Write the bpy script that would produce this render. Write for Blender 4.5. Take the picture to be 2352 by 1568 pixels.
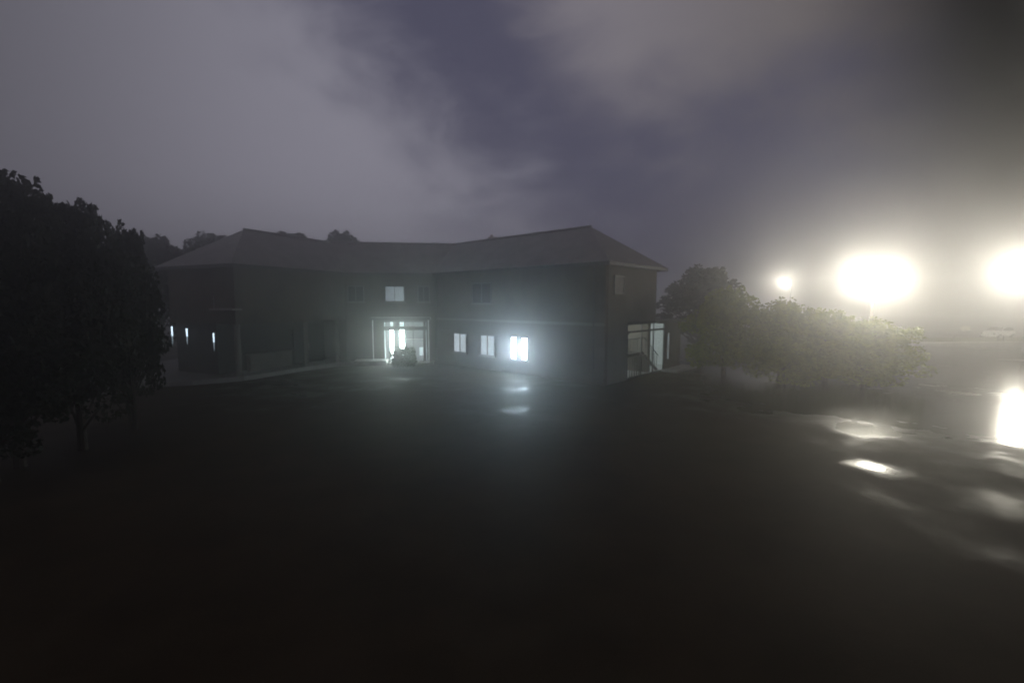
import bpy, math, random
import numpy as np
from mathutils import Vector, Matrix
S = bpy.context.scene
for o in list(bpy.data.objects):
    bpy.data.objects.remove(o)
COL = S.collection

# ------------------------------------------------------------------ camera
PITCH = math.atan(89 / 1058.0)
CAM_H = 4.2
cd = bpy.data.cameras.new("camera")
cd.sensor_width = 36.0
cd.lens = 36.0 * 1058 / 2352
cd.clip_start = 0.05
cd.clip_end = 2000
cam = bpy.data.objects.new("camera", cd)
COL.objects.link(cam)
cam.location = (0, 0, CAM_H)
cam.rotation_euler = (math.pi / 2 - PITCH, 0, 0)
cd.dof.use_dof = True          # the lens was focused close, on its own wet front
cd.dof.focus_distance = 2.0
cd.dof.aperture_fstop = 3.0
S.camera = cam

# ------------------------------------------------------------------ render / exposure
S.view_settings.view_transform = 'Standard'
S.view_settings.look = 'None'
S.view_settings.exposure = 0.0
S.view_settings.gamma = 1.0
S.cycles.use_denoising = True
S.cycles.volume_bounces = 3
S.cycles.max_bounces = 8
S.cycles.sample_clamp_indirect = 0.0
S.cycles.caustics_reflective = False
S.cycles.caustics_refractive = False

SKY = 1.0             # night sky glow
HAZE_DENSITY = 0.0145
HAZE_ANISO = 0.87
FLOOD = 135.0         # floodlight lenses
STREET = 900.0
BRIGHT_PANE = 95.0
DIM_PANE = 0.55

# ------------------------------------------------------------------ node helpers
class NT:
    def __init__(s, tree):
        s.t = tree; s.n = tree.nodes; s.l = tree.links
    def node(s, typ, **kw):
        n = s.n.new(typ)
        for k, v in kw.items():
            setattr(n, k, v)
        return n
    def put(s, sock, v):
        if isinstance(v, bpy.types.NodeSocket):
            s.l.new(v, sock)
        elif v is not None:
            if sock.type == 'RGBA' and len(v) == 3:
                v = tuple(v) + (1,)
            sock.default_value = v
    def math(s, op, a, b=None, c=None, clamp=False):
        n = s.node('ShaderNodeMath', operation=op, use_clamp=clamp)
        s.put(n.inputs[0], a)
        if b is not None: s.put(n.inputs[1], b)
        if c is not None: s.put(n.inputs[2], c)
        return n.outputs[0]
    def smooth(s, v, lo, hi, a=0.0, b=1.0):
        n = s.node('ShaderNodeMapRange', interpolation_type='SMOOTHSTEP')
        s.put(n.inputs['Value'], v)
        n.inputs['From Min'].default_value = lo; n.inputs['From Max'].default_value = hi
        n.inputs['To Min'].default_value = a; n.inputs['To Max'].default_value = b
        return n.outputs[0]
    def mix(s, f, a, b):
        n = s.node('ShaderNodeMix', data_type='RGBA')
        s.put(n.inputs[0], f); s.put(n.inputs[6], a); s.put(n.inputs[7], b)
        return n.outputs[2]
    def noise(s, vec, scale, detail=4, rough=0.55, dist=0.0):
        n = s.node('ShaderNodeTexNoise')
        if vec is not None: s.put(n.inputs['Vector'], vec)
        n.inputs['Scale'].default_value = scale
        n.inputs['Detail'].default_value = detail
        n.inputs['Roughness'].default_value = rough
        n.inputs['Distortion'].default_value = dist
        return n.outputs[0]

# ------------------------------------------------------------------ world: overcast night sky with broken cloud
w = bpy.data.worlds.new("World")
S.world = w
w.use_nodes = True
w.node_tree.nodes.clear()
N = NT(w.node_tree)
tc = N.node('ShaderNodeTexCoord')
sep = N.node('ShaderNodeSeparateXYZ'); N.put(sep.inputs[0], tc.outputs['Generated'])
den = N.math('MAXIMUM', N.math('ABSOLUTE', sep.outputs[1]), 0.25)
A = N.math('DIVIDE', sep.outputs[0], den)
B = N.math('DIVIDE', sep.outputs[2], den)
mp = N.node('ShaderNodeMapping'); N.put(mp.inputs[0], tc.outputs['Generated'])
mp.inputs['Rotation'].default_value = (0, math.radians(42), 0)
mp.inputs['Scale'].default_value = (1.0, 1.0, 2.0)
n1 = N.math('SUBTRACT', N.noise(mp.outputs[0], 2.6, 6, 0.6, 0.6), 0.5)
n2 = N.math('SUBTRACT', N.noise(mp.outputs[0], 7.0, 4, 0.5), 0.5)
nn = N.math('ADD', N.math('MULTIPLY', n1, 0.55), N.math('MULTIPLY', n2, 0.22))
f1 = N.math('ADD', N.math('ADD', N.math('MULTIPLY', N.math('ADD', A, 0.308), -0.695),
                         N.math('MULTIPLY', N.math('ADD', B, -0.61), -0.72)), nn)
mL = N.smooth(f1, -0.12, 0.28)
bnd = N.math('ADD', N.math('MAXIMUM', N.math('MULTIPLY', N.math('SUBTRACT', 0.23, A), 1.14),
                           N.math('MULTIPLY', N.math('SUBTRACT', A, 0.23), 0.14)), 0.33)
f2 = N.math('ADD', N.math('SUBTRACT', B, bnd), nn)
mR = N.smooth(f2, -0.12, 0.26)
col = N.mix(mL, (0.068, 0.067, 0.108), (0.245, 0.236, 0.285))
warm = N.mix(N.smooth(A, 0.1, 0.75), (0.20, 0.184, 0.21), (0.135, 0.12, 0.12))
col = N.mix(mR, col, warm)
# lens vignette put into the sky colour: dimmer far left, near black right
left = N.smooth(A, -1.30, -0.25, 0.44, 1.0)
right = N.smooth(N.math('ADD', A, N.math('MULTIPLY', B, 0.25)), 0.70, 1.15, 1.0, 0.03)
low = N.smooth(B, -0.02, 0.30, 0.78, 1.0)
k = N.math('MULTIPLY', N.math('MULTIPLY', left, right), low)
hs = N.node('ShaderNodeVectorMath', operation='SCALE')
N.put(hs.inputs[0], col); N.put(hs.inputs['Scale'], k)
bg = N.node('ShaderNodeBackground'); N.put(bg.inputs['Color'], hs.outputs[0])
bg.inputs['Strength'].default_value = SKY
wo = N.node('ShaderNodeOutputWorld'); N.l.new(bg.outputs[0], wo.inputs[0])

# ------------------------------------------------------------------ materials
def mat(name):
    m = bpy.data.materials.new(name); m.use_nodes = True
    m.node_tree.nodes.clear()
    return m, NT(m.node_tree)

def surf(name, c1, c2=None, scale=3.0, rough=0.8, metal=0.0, bump=0.0, bscale=None, spec=0.5, coords='Object'):
    m, n = mat(name)
    p = n.node('ShaderNodeBsdfPrincipled'); o = n.node('ShaderNodeOutputMaterial')
    n.l.new(p.outputs[0], o.inputs[0])
    t = n.node('ShaderNodeTexCoord')
    v = t.outputs[coords]
    f = n.smooth(n.noise(v, scale, 5, 0.6), 0.3, 0.7)
    n.put(p.inputs['Base Color'], n.mix(f, c1, c2 or tuple(x * 0.75 for x in c1)))
    p.inputs['Roughness'].default_value = rough
    p.inputs['Metallic'].default_value = metal
    p.inputs['Specular IOR Level'].default_value = spec
    if bump:
        b = n.node('ShaderNodeBump'); b.inputs['Strength'].default_value = bump
        b.inputs['Distance'].default_value = 0.02
        n.put(b.inputs['Height'], n.noise(v, bscale or scale * 6, 4))
        n.l.new(b.outputs[0], p.inputs['Normal'])
    return m

def glow(name, c, strength, vary=0.0, scale=2.0):
    m, n = mat(name)
    e = n.node('ShaderNodeEmission'); o = n.node('ShaderNodeOutputMaterial')
    n.l.new(e.outputs[0], o.inputs[0])
    n.put(e.inputs['Color'], c)
    e.inputs['Strength'].default_value = strength
    if vary:
        t = n.node('ShaderNodeTexCoord')
        f = n.smooth(n.noise(t.outputs['Object'], scale, 3), 0.3, 0.7, strength * (1 - vary), strength * (1 + vary))
        n.put(e.inputs['Strength'], f)
    return m

def leafmat(name, c1, c2):
    m, n = mat(name)
    d = n.node('ShaderNodeBsdfDiffuse'); t = n.node('ShaderNodeBsdfTranslucent'); g = n.node('ShaderNodeBsdfGlossy')
    tc = n.node('ShaderNodeTexCoord')
    c = n.mix(n.smooth(n.noise(tc.outputs['Object'], 1.6, 4), 0.3, 0.7), c1, c2)
    n.put(d.inputs[0], c); n.put(t.inputs[0], c)
    g.inputs['Roughness'].default_value = 0.45; n.put(g.inputs[0], (0.5, 0.5, 0.5))
    mx = n.node('ShaderNodeMixShader'); mx.inputs[0].default_value = 0.5
    n.l.new(d.outputs[0], mx.inputs[1]); n.l.new(t.outputs[0], mx.inputs[2])
    m2 = n.node('ShaderNodeMixShader'); m2.inputs[0].default_value = 0.05
    n.l.new(mx.outputs[0], m2.inputs[1]); n.l.new(g.outputs[0], m2.inputs[2])
    o = n.node('ShaderNodeOutputMaterial'); n.l.new(m2.outputs[0], o.inputs[0])
    return m

def asphalt():
    m, n = mat('wet_asphalt')
    p = n.node('ShaderNodeBsdfPrincipled'); o = n.node('ShaderNodeOutputMaterial')
    n.l.new(p.outputs[0], o.inputs[0])
    t = n.node('ShaderNodeTexCoord'); v = t.outputs['Object']
    big = n.noise(v, 0.11, 4, 0.55)
    mid = n.noise(v, 0.7, 5, 0.6)
    pud = n.smooth(n.math('ADD', big, n.math('MULTIPLY', n.math('SUBTRACT', mid, 0.5), 0.35)), 0.30, 0.75)
    sx = n.node('ShaderNodeSeparateXYZ'); n.put(sx.inputs[0], v)
    # the right side of the yard lies lower and holds the water
    smx = n.smooth(n.math('SUBTRACT', sx.outputs[0], n.math('MULTIPLY', sx.outputs[1], 0.22)), 1.5, 9.0)
    smy = n.smooth(sx.outputs[1], 11.0, 19.0)
    smn = n.smooth(sx.outputs[1], 4.5, 11.0)
    sag = n.math('ADD', n.math('ADD', n.math('MULTIPLY', smy, 0.17), n.math('MULTIPLY', n.math('MULTIPLY', smx, smn), 0.30)), -0.22)
    for (px, py, pr) in ((11.6, 14.9, 1.5), (9.3, 11.5, 1.0)):      # two hollows that hold water
        dv = n.node('ShaderNodeVectorMath', operation='DISTANCE'); n.put(dv.inputs[0], v); dv.inputs[1].default_value = (px, py, 0)
        sag = n.math('ADD', sag, n.smooth(dv.outputs['Value'], 0.1, pr, 0.26, 0.0))
    pud = n.smooth(n.math('ADD', n.math('ADD', big, sag), n.math('MULTIPLY', n.math('SUBTRACT', mid, 0.5), 0.5)), 0.40, 0.72)
    c = n.mix(n.smooth(n.math('ADD', n.math('MULTIPLY', mid, 0.55), n.math('MULTIPLY', n.noise(v, 45, 3, 0.7), 0.45)), 0.36, 0.64), (0.032, 0.023, 0.013), (0.056, 0.041, 0.024))
    n.put(p.inputs['Base Color'], n.mix(pud, c, (0.014, 0.012, 0.009)))
    n.put(p.inputs['Specular IOR Level'], n.math('ADD', 0.03, n.math('MULTIPLY', pud, 0.09)))
    n.put(p.inputs['Roughness'], n.math('SUBTRACT', 0.62, n.math('MULTIPLY', pud, 0.44)))
    b = n.node('ShaderNodeBump'); b.inputs['Distance'].default_value = 0.02
    n.put(b.inputs['Strength'], n.math('SUBTRACT', 0.75, n.math('MULTIPLY', pud, 0.40)))
    mp = n.node('ShaderNodeMapping'); n.put(mp.inputs[0], v); mp.inputs['Scale'].default_value = (0.35, 1.0, 1.0)
    h = n.math('ADD', n.noise(mp.outputs[0], 1.5, 3), n.math('MULTIPLY', n.noise(v, 30, 3), 0.12))
    n.put(b.inputs['Height'], h)
    n.l.new(b.outputs[0], p.inputs['Normal'])
    return m

M = dict(
    asphalt=asphalt(),
    kerb=surf('kerb_concrete', (0.34, 0.33, 0.31), (0.24, 0.235, 0.22), 2.0, 0.6, bump=0.2),
    render=surf('grey_render', (0.115, 0.095, 0.068), (0.072, 0.06, 0.044), 0.7, 0.9, bump=0.3, bscale=30),
    render2=surf('pale_render', (0.20, 0.188, 0.16), (0.15, 0.14, 0.118), 0.7, 0.9, bump=0.3, bscale=30),  # pale trim colour, also the floodlit tone put on the end wall
    dark_wall=surf('dark_render', (0.07, 0.065, 0.058), (0.05, 0.046, 0.042), 0.9, 0.9, bump=0.3, bscale=30),  # shade of the arcade recess put into the wall colour
    roof=surf('roof_tiles', (0.20, 0.185, 0.175), (0.13, 0.12, 0.115), 1.2, 0.5, bump=0.6, bscale=9),
    white=surf('white_paint', (0.72, 0.73, 0.72), (0.62, 0.63, 0.62), 3, 0.5),
    interior=surf('interior_plaster', (0.74, 0.77, 0.77), (0.68, 0.71, 0.71), 1, 0.9),
    frame=surf('window_frame_paint', (0.12, 0.12, 0.12), None, 3, 0.5),
    fascia=surf('fascia_board', (0.07, 0.065, 0.06), None, 3, 0.6),
    darkglass=surf('dark_glass', (0.012, 0.013, 0.015), None, 1, 0.5, spec=0.15),
    metal=surf('galvanised_metal', (0.30, 0.31, 0.31), None, 4, 0.4, metal=0.7),
    darkmetal=surf('dark_painted_metal', (0.05, 0.05, 0.05), None, 4, 0.45, metal=0.3),
    brick=surf('chimney_brick', (0.42, 0.33, 0.25), (0.32, 0.25, 0.19), 6, 0.9),
    bark=surf('bark', (0.075, 0.06, 0.045), (0.045, 0.037, 0.028), 6, 0.9, bump=0.6),
    leaf=leafmat('leaf_dark', (0.035, 0.045, 0.022), (0.020, 0.028, 0.014)),
    leafg=leafmat('leaf_green', (0.26, 0.30, 0.016), (0.10, 0.13, 0.008)),
    grass=surf('verge_grass', (0.10, 0.115, 0.035), (0.06, 0.08, 0.025), 1.2, 0.9, bump=0.8, bscale=20),
    carpaint=surf('white_car_paint', (0.78, 0.78, 0.77), (0.74, 0.74, 0.73), 1, 0.25),
    rubber=surf('tyre_rubber', (0.02, 0.02, 0.02), None, 4, 0.8),
    pane_bright=glow('lit_pane', (0.68, 0.88, 1.0), BRIGHT_PANE, 0.12, 1.2),
    pane_half=glow('half_lit_pane', (0.80, 0.95, 0.97), 1.1, 0.2, 1.2),
    pane_entrance=glow('lit_entrance_pane', (0.80, 0.98, 0.93), BRIGHT_PANE * 0.5, 0.12, 1.2),
    pane_dim=glow('dim_lit_pane', (0.80, 0.93, 1.0), DIM_PANE, 0.15, 1.2),
    pane_faint=glow('faint_lit_pane', (0.80, 0.94, 1.0), 0.24, 0.3, 1.0),
    pane_upper=glow('curtained_pane', (0.72, 0.90, 1.0), 0.24, 0.25, 1.5),
    lens=glow('flood_lens', (1.0, 0.94, 0.79), FLOOD),
    street=glow('street_lens', (1.0, 0.94, 0.79), STREET),
    street2=glow('bright_street_lens', (1.0, 0.94, 0.79), STREET * 2.1),
    tube=glow('ceiling_tube', (0.86, 1.0, 0.97), 160.0),
    walltube=glow('wall_light_tube', (0.68, 0.85, 1.0), 2.2),
    walltube2=glow('wall_light_tail', (0.68, 0.85, 1.0), 0.45),
    board=surf('pale_sign_board', (0.75, 0.74, 0.66), None, 3, 0.5),
    headlamp=surf('headlamp_glass', (0.8, 0.8, 0.8), None, 3, 0.05, metal=0.9),
)

# ------------------------------------------------------------------ object helpers
def tag(o, label=None, cat=None, group=None, kind=None):
    if label: o['label'] = label
    if cat: o['category'] = cat
    if group: o['group'] = group
    if kind: o['kind'] = kind
    return o

def thing(name, label, cat, loc, group=None):
    o = bpy.data.objects.new(name, None)
    o.empty_display_size = 0.3
    COL.objects.link(o); o.location = loc
    return tag(o, label, cat, group)

def rootloc(o):
    v = Vector((0, 0, 0))
    while o is not None:
        v += o.location; o = o.parent
    return v

class MB:
    """collects shapes in world coordinates, links them as one mesh object"""
    def __init__(s): s.v = []; s.f = []; s.sm = False
    def add(s, vs, fs):
        b = len(s.v); s.v += [tuple(p) for p in vs]; s.f += [tuple(i + b for i in f) for f in fs]
    def hexa(s, p):   # 8 corners: bottom 4 ccw, top 4
        s.add(p, [(3, 2, 1, 0), (4, 5, 6, 7), (0, 1, 5, 4), (1, 2, 6, 5), (2, 3, 7, 6), (3, 0, 4, 7)])
    def box(s, x0, x1, y0, y1, z0, z1):
        s.hexa([(x0, y0, z0), (x1, y0, z0), (x1, y1, z0), (x0, y1, z0), (x0, y0, z1), (x1, y0, z1), (x1, y1, z1), (x0, y1, z1)])
    def fbox(s, fr, s0, s1, d0, d1, z0, z1):
        """box on a wall frame: s along wall, d outward"""
        P = fr.at
        s.hexa([P(s0, d1, z0), P(s1, d1, z0), P(s1, d0, z0), P(s0, d0, z0), P(s0, d1, z1), P(s1, d1, z1), P(s1, d0, z1), P(s0, d0, z1)])
    def prism(s, pts, z0, z1):
        n = len(pts)
        vs = [(x, y, z0) for x, y in pts] + [(x, y, z1) for x, y in pts]
        fs = [tuple(range(n))[::-1], tuple(range(n, 2 * n))] + [(i, (i + 1) % n, n + (i + 1) % n, n + i) for i in range(n)]
        s.add(vs, fs)
    def tube(s, path, radii, seg=8):
        path = [Vector(p) for p in path]
        rings = []
        for i, p in enumerate(path):
            d = (path[min(i + 1, len(path) - 1)] - path[max(i - 1, 0)]).normalized()
            a = Vector((0, 0, 1)) if abs(d.z) < 0.9 else Vector((1, 0, 0))
            u = d.cross(a).normalized(); v = d.cross(u)
            r = radii[i] if isinstance(radii, (list, tuple)) else radii
            rings.append([p + u * (r * math.cos(2 * math.pi * k / seg)) + v * (r * math.sin(2 * math.pi * k / seg)) for k in range(seg)])
        vs = [q for r in rings for q in r]
        fs = []
        for i in range(len(rings) - 1):
            for k in range(seg):
                a = i * seg + k; b = i * seg + (k + 1) % seg
                fs.append((a, b, b + seg, a + seg))
        fs.append(tuple(range(seg))[::-1]); fs.append(tuple(range(len(vs) - seg, len(vs))))
        s.add(vs, fs)
    def build(s, name, m, parent=None, bevel=0.0, smooth=False):
        off = rootloc(parent) if parent is not None else Vector((0, 0, 0))
        me = bpy.data.meshes.new(name)
        me.from_pydata([(x - off.x, y - off.y, z - off.z) for x, y, z in s.v], [], s.f)
        me.materials.append(m)
        me.update()
        if smooth:
            me.polygons.foreach_set('use_smooth', [True] * len(me.polygons))
        o = bpy.data.objects.new(name, me); COL.objects.link(o)
        if parent is not None: o.parent = parent
        if bevel:
            b = o.modifiers.new('bevel', 'BEVEL'); b.width = bevel; b.segments = 2; b.limit_method = 'ANGLE'
        return o

class Frame:
    def __init__(s, p, q, out):
        s.p = Vector((p[0], p[1], 0)); d = Vector((q[0] - p[0], q[1] - p[1], 0))
        s.len = d.length; s.e = d.normalized()
        n = Vector((s.e.y, -s.e.x, 0))
        if n.dot(Vector((out[0], out[1], 0))) < 0: n = -n
        s.n = n
    def at(s, a, d, z):
        r = s.p + s.e * a + s.n * d
        return (r.x, r.y, z)

def copy_tree(o, parent=None):
    c = o.copy(); COL.objects.link(c); c.parent = parent
    for ch in list(o.children): copy_tree(ch, c)
    return c

# ------------------------------------------------------------------ ground
g = MB()
G0, G1, step = -150, 150, 6
xs = list(range(G0, G1 + 1, step))
for i, y in enumerate(xs):
    for x in xs: g.v.append((x, y, 0.0))
n = len(xs)
for i in range(n - 1):
    for j in range(n - 1):
        g.f.append((i * n + j, i * n + j + 1, (i + 1) * n + j + 1, (i + 1) * n + j))
tag(g.build('ground', M['asphalt']), kind='structure')

def strip(name, pts, width, z, m):
    b = MB(); pts = [Vector((x, y, 0)) for x, y in pts]
    L = []
    for i, p in enumerate(pts):
        d = (pts[min(i + 1, len(pts) - 1)] - pts[max(i - 1, 0)]).normalized(); nn_ = Vector((-d.y, d.x, 0))
        wd = width[i] if isinstance(width, (list, tuple)) else width
        L.append((p + nn_ * wd / 2, p - nn_ * wd / 2))
    for i in range(len(L) - 1):
        a, b_ = L[i]; c, d_ = L[i + 1]
        b.add([(a.x, a.y, z), (b_.x, b_.y, z), (d_.x, d_.y, z), (c.x, c.y, z)], [(3, 2, 1, 0)])
    return tag(b.build(name, m), kind='structure')

# grass verge far right with a pale kerb
v_ = MB()
P_ = [(24, 46.5), (34, 47), (44, 47.8), (60, 49.4), (110, 54)]
for i in range(len(P_) - 1):
    (a, b), (c, d) = P_[i], P_[i + 1]
    v_.add([(a, b, 0.13), (c, d, 0.13), (c, d + 4.2, 0.22), (a, b + 4.2, 0.22)], [(0, 1, 2, 3)])
tag(v_.build('grass_verge', M['grass']), kind='structure')
kb = MB()
for i in range(len(P_) - 1):
    (a, b), (c, d) = P_[i], P_[i + 1]
    kb.hexa([(a, b - 0.18, -0.05), (c, d - 0.18, -0.05), (c, d, -0.05), (a, b, -0.05), (a, b - 0.18, 0.15), (c, d - 0.18, 0.15), (c, d, 0.15), (a, b, 0.15)])
tag(kb.build('verge_kerb', M['kerb']), kind='structure')

# raised paving in front of the left wing, edged by a curved kerb
KP = [(-24, 21.0), (-19.0, 22.6), (-16.4, 23.4), (-14.6, 24.7), (-13.7, 26.6), (-12.9, 28.5), (-11.7, 30.2), (-10.2, 31.0), (-8.9, 31.2)]
tb = MB()
back = [(-8.9, 33), (-24, 33)]
tb.prism(KP + back, -0.05, 0.20)
tag(tb.build('raised_paving', surf('paving_slabs', (0.16, 0.155, 0.14), (0.11, 0.105, 0.10), 1.5, 0.45, bump=0.3)), kind='structure')
kk = MB()
for i in range(len(KP) - 1):
    (a, b), (c, d) = KP[i], KP[i + 1]
    t = Vector((c - a, d - b, 0)).normalized(); o_ = Vector((t.y, -t.x, 0)) * 0.16
    kk.hexa([(a + o_.x, b + o_.y, -0.05), (c + o_.x, d + o_.y, -0.05), (c, d, -0.05), (a, b, -0.05),
             (a + o_.x, b + o_.y, 0.23), (c + o_.x, d + o_.y, 0.23), (c, d, 0.23), (a, b, 0.23)])
tag(kk.build('curved_kerb', M['kerb']), kind='structure')

# ------------------------------------------------------------------ the building
A_, B_, C_, D_ = (-14.62, 24.38), (-11.39, 31.51), (-5.31, 32.21), (4.66, 23.08)
W = 5.7
EAVE, RIDGE = 6.2, 8.55
def offset(poly, d):
    """offset polyline to its left side (away from the courtyard)"""
    P = [Vector(p) for p in poly]; out = []
    nrm = []
    for i in range(len(P) - 1):
        t = (P[i + 1] - P[i]).normalized(); nrm.append(Vector((-t.y, t.x)))
    for i, p in enumerate(P):
        if i == 0: out.append(p + nrm[0] * d)
        elif i == len(P) - 1: out.append(p + nrm[-1] * d)
        else:
            b = (nrm[i - 1] + nrm[i]).normalized(); out.append(p + b * (d / b.dot(nrm[i])))
    return out
front = [Vector(p) for p in (A_, B_, C_, D_)]
def extended(poly, e):
    P = [Vector(p) for p in poly]
    P[0] = P[0] + (P[0] - P[1]).normalized() * e
    P[-1] = P[-1] + (P[-1] - P[-2]).normalized() * e
    return P
rear = offset(front, W)
FL = Frame(A_, B_, (1, -0.3)); FM = Frame(B_, C_, (0, -1)); FR = Frame(C_, D_, (-1, -1))
n_r = -FR.n
E_ = (D_[0] + n_r.x * W, D_[1] + n_r.y * W)
FE = Frame(D_, E_, (1, -1))                      # end of right wing
A2 = (A_[0] - FL.n.x * W, A_[1] - FL.n.y * W)
FA = Frame(A_, A2, (-0.4, -1))                   # end of left wing

bld = thing('campus_building', 'dark two-storey building with hipped roof wrapping the wet yard on three sides', 'building', (-4, 33, 0))

# walls
b = MB()   # left wing: first floor oversails a recessed ground floor
b.fbox(FL, 0, FL.len, -W, 0, 3.05, EAVE)
b.build('wall', M['render'], bld)
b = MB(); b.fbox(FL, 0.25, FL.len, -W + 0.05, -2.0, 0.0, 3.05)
b.build('wall', M['dark_wall'], bld)  # darker than the storey above: shade under the overhang put into its colour
b = MB(); mid = [front[1], front[2], rear[2], rear[1]]
b.prism([(p.x, p.y) for p in mid], 0.0, EAVE)
b.build('wall', M['render'], bld)
# right wing: shell with an open glazed stairwell at its far ground-floor corner
b = MB()
b.fbox(FR, 0.003, FR.len, -0.3, 0.0, 0.0, EAVE)
b.fbox(FR, 0.003, FR.len - 0.3, -W, -W + 0.3, 0.0, EAVE)
b.build('wall', M['render'], bld)
b = MB()
b.fbox(FE, 0.3, 2.3, -0.3, -0.003, 0.0, 3.15)
b.fbox(FE, 0.3, W, -0.3, -0.003, 3.15, EAVE)
b.build('wall', M['render2'], bld)  # paler than the front wall: floodlight on this end put into its colour
b = MB()  # string course
b.fbox(FR, 0.0, FR.len, 0.0, 0.035, 3.02, 3.17)
b.build('string_course', M['render2'], bld)

# roof
ef = offset(extended(front, 0.45), -0.45); er = offset(extended(front, 0.45), W + 0.45)
rg = offset(front, W / 2)
h0 = (rg[1] - rg[0]).normalized(); rg[0] = rg[0] + h0 * (W / 2 - 0.1)
h1 = (rg[2] - rg[3]).normalized(); rg[3] = rg[3] + h1 * (W / 2 - 0.1)
b = MB()
vs = [(p.x, p.y, EAVE + 0.02) for p in ef] + [(p.x, p.y, EAVE + 0.02) for p in er] + [(p.x, p.y, RIDGE) for p in rg]
fs = []
for i in range(3):
    fs.append((i, i + 1, 8 + i + 1, 8 + i)); fs.append((4 + i + 1, 4 + i, 8 + i, 8 + i + 1)); fs.append((i + 1, i, 4 + i, 4 + i + 1))
fs.append((4, 0, 8)); fs.append((3, 7, 11))
b.add(vs, fs)
roof = b.build('roof', M['roof'], bld)
b = MB()
for poly in (ef, er):
    for i in range(3):
        p, q = poly[i], poly[i + 1]; t = (q - p).normalized(); nv = Vector((-t.y, t.x)) * 0.03
        b.hexa([(p.x - nv.x, p.y - nv.y, EAVE - 0.17), (q.x - nv.x, q.y - nv.y, EAVE - 0.17), (q.x + nv.x, q.y + nv.y, EAVE - 0.17), (p.x + nv.x, p.y + nv.y, EAVE - 0.17),
                (p.x - nv.x, p.y - nv.y, EAVE + 0.015), (q.x - nv.x, q.y - nv.y, EAVE + 0.015), (q.x + nv.x, q.y + nv.y, EAVE + 0.015), (p.x + nv.x, p.y + nv.y, EAVE + 0.015)])
for p, q in ((ef[0], er[0]), (ef[3], er[3])):
    t = (q - p).normalized(); nv = Vector((-t.y, t.x)) * 0.03
    b.hexa([(p.x - nv.x, p.y - nv.y, EAVE - 0.17), (q.x - nv.x, q.y - nv.y, EAVE - 0.17), (q.x + nv.x, q.y + nv.y, EAVE - 0.17), (p.x + nv.x, p.y + nv.y, EAVE - 0.17),
            (p.x - nv.x, p.y - nv.y, EAVE + 0.01), (q.x - nv.x, q.y - nv.y, EAVE + 0.01), (q.x + nv.x, q.y + nv.y, EAVE + 0.01), (p.x + nv.x, p.y + nv.y, EAVE + 0.01)])
b.build('fascia', M['fascia'], bld)
for s_ in (0.12, 12.9):       # downpipes of the right wing
    b = MB(); p = FR.at(s_, 0.09, 0); b.tube([(p[0], p[1], 0.0), (p[0], p[1], EAVE - 0.2)], 0.045, 8); b.build('downpipe', M['fascia'], bld)
b = MB(); b.tube([(p.x, p.y, RIDGE + 0.02) for p in rg], 0.09, 8); b.build('ridge_cap', M['roof'], roof)
# chimney on the ridge
b = MB(); cx, cy = -1.35, 33.4
b.box(cx - 0.28, cx + 0.28, cy - 0.28, cy + 0.28, 7.6, 8.72)
b.box(cx - 0.36, cx + 0.36, cy - 0.36, cy + 0.36, 8.72, 8.82)
b.tube([(cx - 0.1, cy, 8.82), (cx - 0.1, cy, 9.02)], [0.11, 0.09], 10)
b.build('chimney', M['brick'], roof)

def window(fr, s0, s1, z0, z1, pm, n=2, gap=0.05, fm='frame', depth=0.07, sill=True):
    """frame standing proud of the wall, panes set back inside it"""
    b = MB(); t = 0.06
    b.fbox(fr, s0, s1, -0.0, depth, z1 - t, z1); b.fbox(fr, s0, s1, 0, depth, z0, z0 + t)
    b.fbox(fr, s0, s0 + t, 0, depth, z0 + t, z1 - t); b.fbox(fr, s1 - t, s1, 0, depth, z0 + t, z1 - t)
    wid = (s1 - s0 - 2 * t - gap * (n - 1)) / n
    xs = []
    for i in range(n):
        a = s0 + t + i * (wid + gap); xs.append((a, a + wid))
        if i: b.fbox(fr, a - gap, a, 0, depth - 0.005, z0 + t, z1 - t)
    f = b.build('window', M[fm], bld)
    for i, (a, c) in enumerate(xs):
        q = MB(); q.fbox(fr, a, c, 0.004, 0.02, z0 + t, z1 - t)
        q.build('pane', M[pm[i] if isinstance(pm, (list, tuple)) else pm], f)
    if sill:
        q = MB(); q.fbox(fr, s0 - 0.08, s1 + 0.08, 0.0, depth + 0.07, z0 - 0.07, z0 - 0.003)
        q.build('sill', M['render2'], f)
    return f

def s_of(fr, u):
    """distance along a wall frame whose point has bearing x/y = u"""
    return (u * fr.p.y - fr.p.x) / (fr.e.x - u * fr.e.y)
k = 1 / 1058.0
def rng(fr, u0, u1): return s_of(fr, (u0 - 1176) * k), s_of(fr, (u1 - 1176) * k)

# three lit windows of the right wing (left to right) and dark first-floor windows
a, c = rng(FR, 1042.5, 1072.5); window(FR, a, c, 0.90, 2.20, 'pane_dim', 2, 0.07)
a, c = rng(FR, 1104, 1137.5); window(FR, a, c, 0.88, 2.20, ['pane_dim', 'pane_dim'], 2, 0.09)
a, c = rng(FR, 1174.5, 1213); window(FR, a, c, 0.85, 2.19, 'pane_bright', 2, 0.46)
for (u0, u1) in ((1086, 1130),):
    a, c = rng(FR, u0, u1); window(FR, a, c, 4.15, 5.45, 'darkglass', 2, 0.06)
a, c = rng(FE, 1409, 1432); window(FE, a, c, 4.65, 5.6, 'darkglass', 1)
# middle block: curtained first-floor window and dark neighbour
a, c = rng(FM, 885, 931); window(FM, a, c, 4.25, 5.35, 'pane_upper', 2, 0.04)
a, c = rng(FM, 800, 838); window(FM, a, c, 4.25, 5.35, 'darkglass', 2, 0.04)
a, c = rng(FM, 960, 988); window(FM, a, c, 4.25, 5.35, 'darkglass', 2, 0.04)

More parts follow.
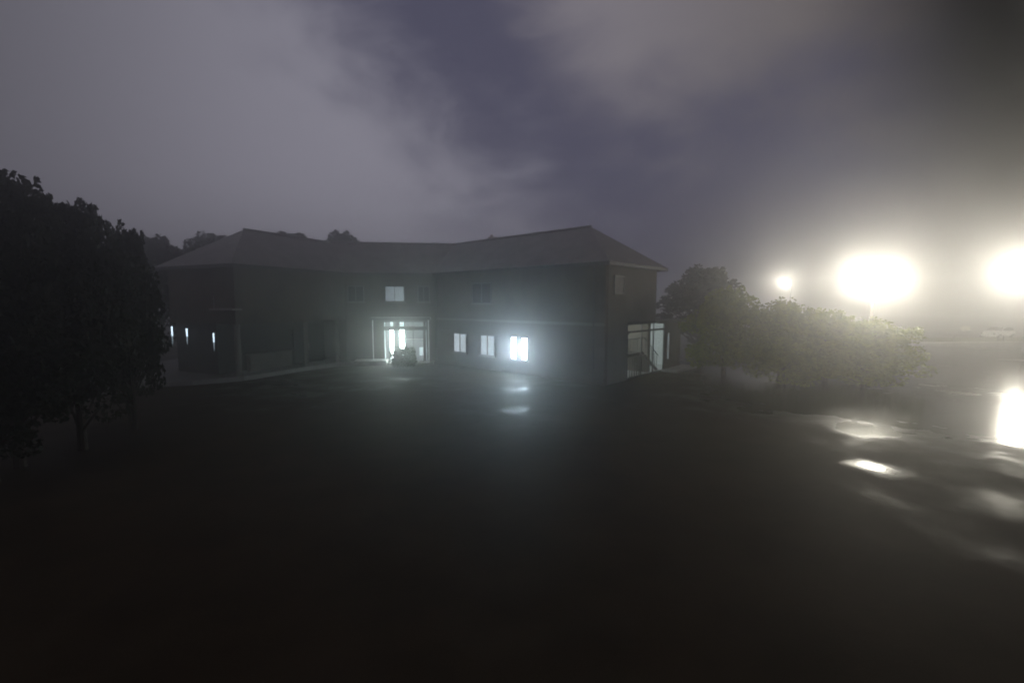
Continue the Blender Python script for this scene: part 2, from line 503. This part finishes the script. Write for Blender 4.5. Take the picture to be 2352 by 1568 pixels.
# arcade columns, low wall in the arcade
for s_, r_ in ((0.25, 0.15), (4.75, 0.13), (7.3, 0.13)):
    b = MB(); p = FL.at(s_, -0.3, 0)
    b.tube([(p[0], p[1], 0.2), (p[0], p[1], 3.05)], r_, 14)
    b.tube([(p[0], p[1], 0.2), (p[0], p[1], 0.32)], r_ + 0.06, 14)
    b.build('column', M['render2'], bld, smooth=False)
b = MB(); b.fbox(FL, 1.6, 4.5, -1.55, -1.3, 0.2, 1.15); b.fbox(FL, 1.55, 4.55, -1.6, -1.25, 1.15, 1.22)
b.build('low_wall', M['render2'], bld)
# corner ledge with a rail post
b = MB(); b.fbox(FA, -0.55, 1.3, 0.0, 0.55, 3.80, 3.90)
led = b.build('balcony_ledge', M['kerb'], bld)
b = MB(); p = FA.at(0.95, 0.5, 0); b.tube([(p[0], p[1], 3.9), (p[0], p[1], 4.55)], 0.025, 8)
b.build('rail_post', M['metal'], led)
# dark entrance doors under the left arcade
b = MB(); b.fbox(FL, 5.2, 6.6, -2.0, -1.93, 0.2, 2.45); dr = b.build('door', M['darkmetal'], bld)
b = MB(); b.fbox(FL, 6.35, 6.4, -1.93, -1.87, 1.1, 1.5); b.build('handle', M['metal'], dr)

# lit entrance glazing in the middle block
def sm(u): return s_of(FM, (u - 1176) * k)
b = MB(); dp = 0.09
b.fbox(FM, sm(882), sm(981), 0, dp, 2.87, 2.97); b.fbox(FM, sm(882), sm(981), 0, dp, 2.30, 2.56)
b.fbox(FM, sm(882), sm(981), 0, dp, 0.03, 0.16)
for u0, u1 in ((880.5, 882.6), (885.2, 886.4), (894.6, 896.0), (903.4, 905), (916.4, 918.1), (928.2, 930.2), (948.5, 949.8), (971.6, 973), (976.4, 977.6), (979.4, 981.5)):
    b.fbox(FM, sm(u0), sm(u1), 0, dp, 0.16, 2.30); b.fbox(FM, sm(u0), sm(u1), 0, dp, 2.56, 2.87)
ent = b.build('entrance_glazing', M['frame'], bld)
def pane(u0, u1, z0, z1, m):
    q = MB(); q.fbox(FM, sm(u0), sm(u1), 0.004, 0.03, z0, z1); q.build('pane', M[m], ent)
for (u0, u1, m, mt) in ((882.6, 885.2, 'pane_half', 'pane_half'), (886.4, 894.6, 'pane_faint', 'pane_faint'), (896, 903.4, 'pane_entrance', 'pane_half'),
                        (905, 916.4, 'pane_faint', 'pane_faint'), (918.1, 928.2, 'pane_entrance', 'pane_half'), (930.2, 948.5, 'pane_faint', 'pane_faint'),
                        (949.8, 971.6, 'pane_faint', 'pane_faint'), (977.6, 979.4, 'pane_dim', 'pane_faint')):
    pane(u0, u1, 0.16, 2.30, m); pane(u0, u1, 2.56, 2.87, mt)
q = MB(); q.fbox(FM, sm(930.4), sm(971.4), 0.035, 0.075, 1.63, 1.69); q.build('push_bar', M['white'], ent)
q = MB(); q.fbox(FM, sm(962.5), sm(971.2), 0.035, 0.05, 0.52, 1.1); q.build('lit_notice', M['pane_half'], ent)  # small glowing plate low in the entrance glazing
# entrance canopy on slim posts, and pale step
b = MB(); b.fbox(FM, sm(855), sm(990), 0.0, 1.1, 3.05, 3.2); b.build('canopy', M['fascia'], bld)
for u in (861.6, 986):
    b = MB(); p = FM.at(sm(u), 0.95, 0); b.tube([(p[0], p[1], 0.0), (p[0], p[1], 3.05)], 0.04, 8); b.build('canopy_post', M['white'], bld)
b = MB(); b.fbox(FM, sm(818), sm(892), 0.004, 1.25, 0.0, 0.34); b.fbox(FM, sm(892), sm(996), 0.004, 1.1, 0.0, 0.14)
b.build('step', M['kerb'], bld, bevel=0.02)

# glazed stairwell along the end of the right wing
S0, S1, SD = 2.3, 9.4, 3.2
b = MB()
b.fbox(FE, S0, S1, -SD - 0.15, -SD, 0.0, 2.98)
b.fbox(FE, S0 - 0.15, S0, -SD, -0.303, 0.0, 2.98); b.fbox(FE, S1 - 0.15, S1, -SD, -0.08, 0.0, 2.98)
b.fbox(FE, S0, S1 - 0.15, -SD, -0.08, -0.03, 0.06)
sw = b.build('stairwell', M['interior'], bld)
b = MB(); b.fbox(FE, W + 0.003, S1 + 0.2, -SD - 0.2, 0.25, 2.98, 3.15); b.fbox(FE, S0, W, -SD - 0.2, -0.01, 2.985, 3.12)
b.build('flat_roof', M['fascia'], sw)
b = MB()
for s_ in (2.34, 4.0, 5.5, 6.95): b.fbox(FE, s_ - 0.035, s_ + 0.035, -0.07, 0.0, 0.06, 2.98)
b.fbox(FE, S0, 7.0, -0.06, -0.01, 2.55, 2.66); b.fbox(FE, S0, 7.0, -0.06, -0.01, 0.0, 0.10)
b.build('glazing_frame', M['darkmetal'], sw)
b = MB(); b.fbox(FE, 6.99, 7.45, -0.1, 0.0, 0.0, 2.98); b.fbox(FE, 7.75, S1, -0.1, 0.0, 0.0, 2.98); b.fbox(FE, 7.45, 7.75, -0.1, 0.0, 2.3, 2.98); b.fbox(FE, 7.45, 7.75, -0.1, 0.0, 0.0, 0.7)
b.build('porch_wall', M['render'], sw)
b = MB(); b.fbox(FE, 7.45, 7.75, -0.08, -0.06, 0.7, 2.3); b.build('slit_window', M['pane_faint'], sw)
for s_ in (3.0, 5.6):
    b = MB(); b.fbox(FE, s_, s_ + 0.12, -2.4, -0.8, 2.90, 2.95); b.build('ceiling_lamp', M['tube'], sw)
# the stair: landing, lower flight going down to the right, upper flight rising to the left
st = MB()
st.fbox(FE, S0 + 0.02, 5.0, -1.25, -0.35, 1.15, 1.32)
for i in range(7):
    s_ = 5.02 + i * 0.25; z = 1.12 - i * 0.165
    st.fbox(FE, s_, s_ + 0.29, -0.34, -0.35, z - 0.05, z)
st.hexa([FE.at(5.0, -0.30, 0.95), FE.at(6.8, -0.30, -0.2 + 0.06), FE.at(6.8, -0.34, -0.14), FE.at(5.0, -0.34, 0.95),
         FE.at(5.0, -0.30, 1.2), FE.at(6.8, -0.30, 0.1), FE.at(6.8, -0.34, 0.1), FE.at(5.0, -0.34, 1.2)])
for i in range(8):
    s_ = 4.9 - i * 0.27; z = 1.45 + i * 0.18
    st.fbox(FE, s_ - 0.3, s_, -1.95, -1.25, z - 0.05, z)
st.build('stair', M['darkmetal'], sw)
rl = MB()
for i in range(9):
    s_ = S0 + 0.15 + i * 0.28
    rl.tube([FE.at(s_, -0.34, 1.32), FE.at(s_ + (0.12 if i % 3 == 1 else 0), -0.34, 2.15)], 0.02, 6)
    if i < 7: rl.tube([FE.at(s_, -0.2, 0.06), FE.at(s_, -0.2, 1.15)], 0.022, 6)
for i in range(7):
    s_ = 5.1 + i * 0.25; z = 1.1 - i * 0.165
    rl.tube([FE.at(s_, -0.30, z), FE.at(s_, -0.30, z + 0.9)], 0.018, 6)
rl.tube([FE.at(S0 + 0.1, -0.34, 2.16), FE.at(5.0, -0.34, 2.16), FE.at(6.8, -0.30, 0.95)], 0.03, 6)
for i in range(8):
    s_ = 4.8 - i * 0.27; z = 1.45 + i * 0.18
    rl.tube([FE.at(s_, -1.25, z), FE.at(s_ - 0.1, -1.25, z + 0.85)], 0.022, 6)
rl.tube([FE.at(4.9, -1.25, 2.3), FE.at(2.6, -1.25, 2.9)], 0.03, 6)
rl.build('stair_rail', M['darkmetal'], sw)
b = MB(); b.fbox(FE, 6.6, 9.8, 0.02, 1.0, 0.0, 0.14); b.build('door_step', M['kerb'], sw, bevel=0.02)

# slim lights on the end wall of the left wing
def wall_light(u, z0, z1, label, r):
    s_ = s_of(FA, (u - 1176) * k)
    p = FA.at(s_, 0.10, 0)
    t = thing('wall_light', label, 'wall light', FA.at(s_, 0.0, z1), 'slim lights on the end wall')
    zm = z1 - (z1 - z0) * 0.5
    b = MB(); b.tube([(p[0], p[1], zm), (p[0], p[1], z1)], [r * 0.75, r], 8); b.build('tube', M['walltube'], t)
    b = MB(); b.tube([(p[0], p[1], z0), (p[0], p[1], zm - 0.002)], [r * 0.15, r * 0.7], 8); b.build('tail', M['walltube2'], t)  # glowing taper added for the lamp's light running down the wall
    b = MB(); b.fbox(FA, s_ - 0.05, s_ + 0.05, 0.0, 0.16, z1 + 0.004, z1 + 0.06); b.build('bracket', M['darkmetal'], t)
wall_light(398, 1.75, 2.83, 'longest and brightest slim wall light, nearest the dark trees', 0.042)
wall_light(432, 1.85, 2.75, 'short slim wall light with a bright top, between two others', 0.045)
wall_light(493, 1.55, 2.55, 'faintest slim wall light, below the corner ledge', 0.036)

# ------------------------------------------------------------------ trees and shrubs
def crown_mesh(name, rnd, clumps, per, leaf, m, solid=True):
    vs = []; fs = []
    big = max(c[3] for c in clumps)
    for (cx, cy, cz, rx, ry, rz) in clumps:
        for _ in range(max(25, int(per * min(1.0, rx / big)))):
            while True:
                p = np.array([rnd.uniform(-1, 1) for _ in range(3)])
                r = np.linalg.norm(p)
                if 0.1 < r < 1: break
            p = p / r * (r ** 0.35)
            c = Vector((cx + p[0] * rx, cy + p[1] * ry, cz + p[2] * rz))
            a = Vector((rnd.gauss(0, 1), rnd.gauss(0, 1), rnd.gauss(0, 1))).normalized()
            q = a.orthogonal().normalized(); t = a.cross(q)
            ang = rnd.uniform(0, 6.28); u = q * math.cos(ang) + t * math.sin(ang); v = a.cross(u)
            L = leaf * rnd.uniform(0.6, 1.35); wd = L * 0.55
            i = len(vs)
            vs += [tuple(c - u * L), tuple(c - v * wd), tuple(c + u * L + a * L * 0.25), tuple(c + v * wd)]
            fs.append((i, i + 1, i + 2, i + 3))
    me = bpy.data.meshes.new(name); me.from_pydata(vs, [], fs); me.materials.append(m); me.update()
    return me

def make_tree(seed, H, R, base, leaf=0.16, per=300, nclump=26, m='leaf', trunk_r=0.2, ragged=0.0):
    """returns (trunk mesh, crown mesh) built around the origin"""
    rnd = random.Random(seed)
    clumps = []
    for i in range(nclump):
        t = rnd.random() ** 0.8
        z = base + (H - base) * (0.12 + 0.80 * t)
        prof = math.sin(math.pi * min(1, 0.18 + 0.80 * t)) ** 0.7
        a = rnd.uniform(0, 6.28); r = R * prof * rnd.uniform(0.25, 0.95)
        s = R * rnd.uniform(0.17, 0.36)
        clumps.append((r * math.cos(a), r * math.sin(a), min(z, H - s * 0.7), s * rnd.uniform(0.9, 1.2), s * rnd.uniform(0.9, 1.2), s * rnd.uniform(0.6, 0.85)))
    for i in range(int(nclump * ragged * 2)):      # twigs reaching out of the clumps
        cx, cy, cz, rx, ry, rz = clumps[rnd.randrange(nclump)]
        d = Vector((rnd.gauss(0, 1), rnd.gauss(0, 1), rnd.gauss(0.3, 0.7))).normalized()
        q = R * rnd.uniform(0.05, 0.10)
        clumps.append((cx + d.x * rx, cy + d.y * ry, cz + d.z * rz, q, q, q * rnd.uniform(1.0, 2.0)))
    cm = crown_mesh('crown', rnd, clumps, per, leaf, M[m])
    b = MB()
    lean = rnd.uniform(-0.2, 0.2)
    b.tube([(0, 0, -0.15), (0.02, 0, H * 0.2), (lean, 0.1, H * 0.5), (lean * 1.5, 0.1, H * 0.82)], [trunk_r * 1.3, trunk_r, trunk_r * 0.6, trunk_r * 0.15], 9)
    for (cx, cy, cz, rx, ry, rz) in clumps[:nclump:2]:
        z0 = max(base * 0.8, min(cz - 0.25 * H, 0.6 * H)); z0 = max(z0, 0.3)
        b.tube([(lean * z0 / H, 0.05, z0), (cx * 0.55, cy * 0.55, (z0 + cz) * 0.5 + 0.1), (cx, cy, cz)], [trunk_r * 0.42, trunk_r * 0.25, trunk_r * 0.07], 6)
    me = bpy.data.meshes.new('trunk'); me.from_pydata(b.v, [], b.f); me.materials.append(M['bark']); me.update()
    return me, cm

def put_tree(name, label, cat, pr, loc, rz, sc, group=None):
    t = thing(name, label, cat, loc, group)
    t.rotation_euler = (0, 0, rz); t.scale = sc if isinstance(sc, tuple) else (sc,) * 3
    for nm, me in zip(('trunk', 'crown'), pr):
        o = bpy.data.objects.new(nm, me); COL.objects.link(o); o.parent = t
    return t

TA = make_tree(3, 10.0, 3.4, 1.2, 0.16, 200, 75, ragged=0.5)
TB = make_tree(8, 9.0, 3.6, 0.8, 0.16, 200, 75, ragged=0.5)
TC = make_tree(15, 8.0, 3.0, 0.5, 0.15, 190, 70, ragged=0.5)
TD = make_tree(21, 5.2, 2.4, 0.1, 0.10, 150, 80, 'leafg', 0.11, ragged=1.0)
TE = make_tree(34, 5.0, 2.6, 0.1, 0.10, 150, 80, 'leafg', 0.11, ragged=1.0)
TF = make_tree(55, 3.4, 2.2, 0.05, 0.10, 150, 60, 'leafg', 0.08, ragged=1.0)
GL = 'dark trees left of the building'
put_tree('broadleaf_tree', 'tallest dark tree at the left edge of the yard', 'tree', TA, (-12.6, 11.5, 0), 0.3, (0.50, 0.50, 0.76), GL)
put_tree('broadleaf_tree', 'dark tree half cut by the left edge, beside the tallest tree', 'tree', TB, (-15.1, 12.7, 0), 1.3, (0.57, 0.57, 0.75), GL)
put_tree('broadleaf_tree', 'dark tree with a rounded top, just right of the tallest tree', 'tree', TB, (-12.3, 12.9, 0), 2.2, (0.46, 0.46, 0.77), GL)
put_tree('broadleaf_tree', 'dark tree whose sloping crown meets the left wing roof', 'tree', TC, (-12.5, 15.0, 0), 0.9, (0.34, 0.34, 0.82), GL)
put_tree('broadleaf_tree', 'dark low tree in front of the tallest tree trunk', 'tree', TC, (-12.2, 10.5, 0), 4.1, (0.56, 0.56, 0.62), GL)
put_tree('broadleaf_tree', 'slender dark tree nearest the slim wall lights', 'tree', TC, (-13.55, 16.1, 0), 5.1, (0.33, 0.33, 0.80), GL)
GB = 'trees rising behind the roof'
put_tree('broadleaf_tree', 'domed tree top behind the left end of the roof', 'tree', TA, (-24.3, 38, 0), 2.6, (1.0, 1.0, 1.0), GB)
put_tree('broadleaf_tree', 'dark tree rising behind the leftmost hip of the roof', 'tree', TB, (-25.6, 33.0, 0), 3.3, (0.9, 0.9, 0.98), GB)
put_tree('broadleaf_tree', 'low dark tree top just showing above the left wing ridge', 'tree', TB, (-18.6, 40, 0), 5.3, (0.9, 0.9, 1.12), GB)
put_tree('broadleaf_tree', 'small pointed tree top behind the left wing ridge', 'tree', TC, (-21.8, 41, 0), 1.1, (0.8, 0.8, 1.22), GB)
put_tree('broadleaf_tree', 'wide tree top behind the roof left of the lit entrance', 'tree', TB, (-15.2, 42, 0), 0.4, (1.0, 1.0, 1.15), GB)
GR = 'leafy trees below the floodlights'
put_tree('leafy_tree', 'leafy tree nearest the glazed stairwell, its crown just lit', 'tree', TD, (12.6, 27.2, 0), 0.2, (1.0, 1.0, 0.98), GR)
put_tree('leafy_tree', 'leafy green tree with its top under the small star-like lamp', 'tree', TE, (15.0, 25.6, 0), 2.0, (0.95, 0.95, 0.86), GR)
put_tree('leafy_tree', 'leafy green tree left below the floodlights', 'tree', TD, (16.9, 24.6, 0), 3.7, (1.0, 1.0, 0.74), GR)
put_tree('leafy_tree', 'leafy green tree directly below the floodlights', 'tree', TE, (19.0, 24.3, 0), 5.0, (0.95, 0.95, 0.66), GR)
put_tree('leafy_bush', 'low leafy bush in front of the tree under the small star-like lamp', 'bush', TF, (14.0, 23.4, 0), 1.0, (0.9, 0.9, 0.72), 'leafy bushes below the lamps')
put_tree('leafy_bush', 'low leafy bush at the foot of the floodlight mast', 'bush', TF, (17.4, 22.6, 0), 2.9, (0.95, 0.95, 0.66), 'leafy bushes below the lamps')
put_tree('leafy_tree', 'dark tree behind the end of the right wing', 'tree', TC, (14.8, 36.0, 0), 5.6, (1.1, 1.1, 0.86), GR)
# clipped shrub in front of the lit entrance
rnd = random.Random(5)
cl = [(rnd.uniform(-0.45, 0.45), rnd.uniform(-0.4, 0.4), rnd.uniform(0.3, 1.05), 0.42, 0.42, 0.38) for _ in range(22)] + [(-0.55, 0, 0.35, 0.4, 0.4, 0.35), (0.55, 0, 0.4, 0.4, 0.4, 0.4)]
sh = thing('clipped_shrub', 'dark dense shrub standing against the lit entrance glazing', 'shrub', (-7.15, 29.9, 0))
o = bpy.data.objects.new('foliage', crown_mesh('foliage', rnd, cl, 260, 0.06, M['leaf'])); COL.objects.link(o); o.parent = sh
b = MB()
for a in range(5):
    b.tube([(-7.15, 29.9, -0.05), (-7.15 + 0.3 * math.cos(a * 1.3), 29.9 + 0.3 * math.sin(a * 1.3), 0.8)], [0.04, 0.015], 6)
b.build('stem', M['bark'], sh)

# ------------------------------------------------------------------ lamps
def emit_disc(c, nrm, r, seg=16, thick=0.03):
    b = MB(); c = Vector(c); nrm = Vector(nrm).normalized()
    b.tube([c, c + nrm * thick], r, seg)
    return b
# floodlight mast: one real lamp, extra heads added to shape its smeared glare
MX, MY = 20.9, 26.8
fm = thing('floodlight_mast', 'tall mast carrying a bank of five dazzling floodlights above the leafy trees', 'floodlight', (MX, MY, 0))
b = MB(); b.tube([(MX, MY, -0.1), (MX, MY, 3.0), (MX, MY, 6.1)], [0.13, 0.10, 0.07], 10); b.build('pole', M['metal'], fm)
aim = Vector((-0.30, -0.92, -0.22)).normalized()
side = Vector((0.95, -0.31, 0)).normalized()
pc = Vector((MX, MY, 5.75))
for dz, hl in ((0.22, 1.15), (-0.42, 0.85)):
    b = MB(); b.tube([pc - side * hl + Vector((0, 0, dz + 0.14)), pc + side * hl + Vector((0, 0, dz - 0.12))], 0.045, 8); b.build('crossbar', M['metal'], fm)
for q, dz in ((-0.95, 0.50), (-0.05, 0.30), (0.85, 0.22), (-0.55, -0.25), (0.45, -0.32)):
    c = pc + side * q + Vector((0, 0, dz - 0.25)) + aim * 0.15
    up = side.cross(aim).normalized()
    if up.z < 0: up = -up
    b = MB()
    hw, hh, hd = 0.34, 0.25, 0.2
    P = lambda a, bb, cc: tuple(c + side * a + up * bb + aim * cc)
    b.hexa([P(-hw * .7, -hh * .7, -hd), P(hw * .7, -hh * .7, -hd), P(hw, -hh, 0), P(-hw, -hh, 0), P(-hw * .7, hh * .7, -hd), P(hw * .7, hh * .7, -hd), P(hw, hh, 0), P(-hw, hh, 0)])
    hd_ = b.build('lamp_head', M['darkmetal'], fm)
    b = MB()
    b.hexa([P(-hw * .94, -hh * .92, 0.004), P(hw * .94, -hh * .92, 0.004), P(hw * .94, -hh * .92, 0.03), P(-hw * .94, -hh * .92, 0.03),
            P(-hw * .94, hh * .92, 0.004), P(hw * .94, hh * .92, 0.004), P(hw * .94, hh * .92, 0.03), P(-hw * .94, hh * .92, 0.03)])
    b.build('lens', M['lens'], hd_)

def street_lamp(loc, H, label, r, m='street', arm=(-0.9, -0.4)):
    x, y = loc
    t = thing('street_lamp', label, 'street lamp', (x, y, 0), 'street lamps beyond the yard')
    ax, ay = arm
    b = MB(); b.tube([(x - ax, y - ay, -0.1), (x - ax, y - ay, H * 0.5), (x - ax, y - ay, H + 0.1), (x - ax * 0.6, y - ay * 0.6, H + 0.42), (x, y, H + 0.4)], [0.09, 0.07, 0.05, 0.045, 0.04], 8)
    b.build('pole', M['metal'], t)
    b = MB(); b.tube([(x, y, H + 0.2), (x, y, H + 0.4)], [0.2, 0.12], 14); b.build('lamp_head', M['darkmetal'], t)
    b = MB()
    for i in range(5): pass
    b.tube([(x, y, H - r), (x, y, H - r * 0.6), (x, y, H), (x, y, H + r * 0.6), (x, y, H + 0.195)], [r * 0.35, r * 0.85, r, r * 0.85, r * 0.5], 14); b.build('lens', M[m], t)
street_lamp((26.4, 45.0), 6.15, 'small star-like street lamp left of the floodlights', 0.16)
street_lamp((42.6, 38.6), 6.85, 'street lamp at the right edge above the grass verge', 0.24, 'street2')

# ------------------------------------------------------------------ far right: car, arrow board, posts
def make_car(loc, rz, label):
    t = thing('parked_car', label, 'car', (0, 0, 0))
    # stations: x, z_bottom, z_belt, z_top, half width, half roof width
    ST = [(-2.0, .42, .62, .66, .62, .55), (-1.9, .28, .70, .80, .80, .70), (-1.3, .22, .80, .92, .84, .76), (-0.75, .22, .86, .96, .85, .76), (-0.15, .22, .90, 1.40, .86, .62),
          (0.4, .22, .92, 1.48, .86, .62), (1.1, .22, .94, 1.44, .86, .62), (1.6, .24, .95, 1.22, .84, .64), (1.88, .30, .90, .98, .80, .72), (1.95, .42, .70, .74, .70, .66)]
    b = MB(); n = 8
    for (x, zb, zm, zt, hw, hr) in ST:
        b.v += [(x, -hw * .9, zb), (x, -hw, (zb + zm) / 2), (x, -hw * .97, zm), (x, -hr, zt), (x, hr, zt), (x, hw * .97, zm), (x, hw, (zb + zm) / 2), (x, hw * .9, zb)]
    for i in range(len(ST) - 1):
        for j in range(n):
            a = i * n + j; c = i * n + (j + 1) % n
            b.f.append((a, c, c + n, a + n))
    b.f.append(tuple(range(n))[::-1]); b.f.append(tuple(range(len(b.v) - n, len(b.v))))
    body = b.build('body', M['carpaint'], t)
    sd = body.modifiers.new('sub', 'SUBSURF'); sd.levels = sd.render_levels = 1
    for sgn in (-1, 1):
        for (x0, x1, zt0, zt1) in ((-0.42, 0.32, 1.14, 1.36), (0.42, 1.35, 1.36, 1.28)):
            b = MB(); y0, y1 = sgn * 0.845, sgn * 0.70
            b.add([(x0 - 0.1, y0, .98), (x1, y0, .98), (x1, y1, zt1), (x0, y1, zt0), (x0 - .1, y0 - sgn * .08, .98), (x1, y0 - sgn * .08, .98), (x1, y1 - sgn * .08, zt1), (x0, y1 - sgn * .08, zt0)],
                  [(0, 1, 2, 3), (7, 6, 5, 4), (0, 4, 5, 1), (1, 5, 6, 2), (2, 6, 7, 3), (3, 7, 4, 0)])
            b.build('side_window', M['darkglass'], t)
        for x in (-1.3, 1.25):
            b = MB(); b.tube([(x, sgn * .66, .31), (x, sgn * .87, .31)], .31, 20); wh = b.build('wheel', M['rubber'], t)
            b = MB(); b.tube([(x, sgn * .86, .31), (x, sgn * .885, .31)], .19, 14); b.build('rim', M['metal'], wh)
        b = MB(); b.tube([(-1.98, sgn * .5, .64), (-1.86, sgn * .58, .67)], [.10, .12], 12); b.build('headlight', M['headlamp'], t)
    b = MB(); b.add([(-0.80, -.66, .99), (-0.80, .66, .99), (-0.22, .56, 1.38), (-0.22, -.56, 1.38), (-0.74, -.66, .95), (-0.74, .66, .95), (-0.16, .56, 1.34), (-0.16, -.56, 1.34)],
                    [(0, 1, 2, 3), (7, 6, 5, 4), (0, 4, 5, 1), (1, 5, 6, 2), (2, 6, 7, 3), (3, 7, 4, 0)])
    b.build('windscreen', M['darkglass'], t)
    t.location = loc; t.rotation_euler = (0, 0, rz)
    return t
make_car((56.6, 53.6, 0.0), math.radians(20), 'pale hatchback parked beyond the grass verge under the right street lamp')
# arrow-shaped board on two posts
ab = thing('arrow_board', 'pale arrow-shaped sign board pointing left behind the grass verge', 'sign', (53.2, 54.0, 0))
b = MB()
xx = 53.2; yy = 54.0; z = 0.85
pts = [(-0.65, 0.35), (-0.1, 0.0), (-0.1, 0.12), (0.6, 0.12), (0.6, 0.60), (-0.1, 0.60), (-0.1, 0.74)]
n = len(pts)
b.add([(xx + a, yy, z + c) for a, c in pts] + [(xx + a, yy + 0.04, z + c) for a, c in pts],
      [tuple(range(n))[::-1], tuple(range(n, 2 * n))] + [(i, (i + 1) % n, n + (i + 1) % n, n + i) for i in range(n)])
b.build('board', M['board'], ab)
for dx in (-0.05, 0.45):
    b = MB(); b.tube([(xx + dx, yy + 0.08, 0), (xx + dx, yy + 0.08, z + 0.5)], 0.03, 6); b.build('post', M['metal'], ab)
for (u, lab) in ((2194, 'short verge post standing left of the pale hatchback, nearest the floodlights'), (2295, 'short verge post in front of the pale hatchback bonnet'), (2308, 'short verge post in front of the pale hatchback door')):
    y = 48.6; x = (u - 1176) * k * y * 1.0
    t = thing('verge_post', lab, 'post', (x, y, 0.13), 'short posts on the grass verge')
    b = MB(); b.tube([(x, y, 0.05), (x, y, 0.7)], [0.05, 0.045], 8); b.build('shaft', M['darkmetal'], t)
    b = MB(); b.tube([(x, y, 0.702), (x, y, 0.75)], [0.055, 0.03], 8); b.build('cap', M['metal'], t)

# ------------------------------------------------------------------ haze (closed box round everything)
m, n = mat('haze_air')
pv = n.node('ShaderNodeVolumePrincipled'); o = n.node('ShaderNodeOutputMaterial')
pv.inputs['Color'].default_value = (0.93, 0.93, 0.93, 1)
pv.inputs['Density'].default_value = HAZE_DENSITY
pv.inputs['Anisotropy'].default_value = HAZE_ANISO
n.l.new(pv.outputs[0], o.inputs['Volume'])
b = MB(); b.box(-155, 155, -155, 155, -1.0, 12.2)
tag(b.build('haze', m), kind='stuff')
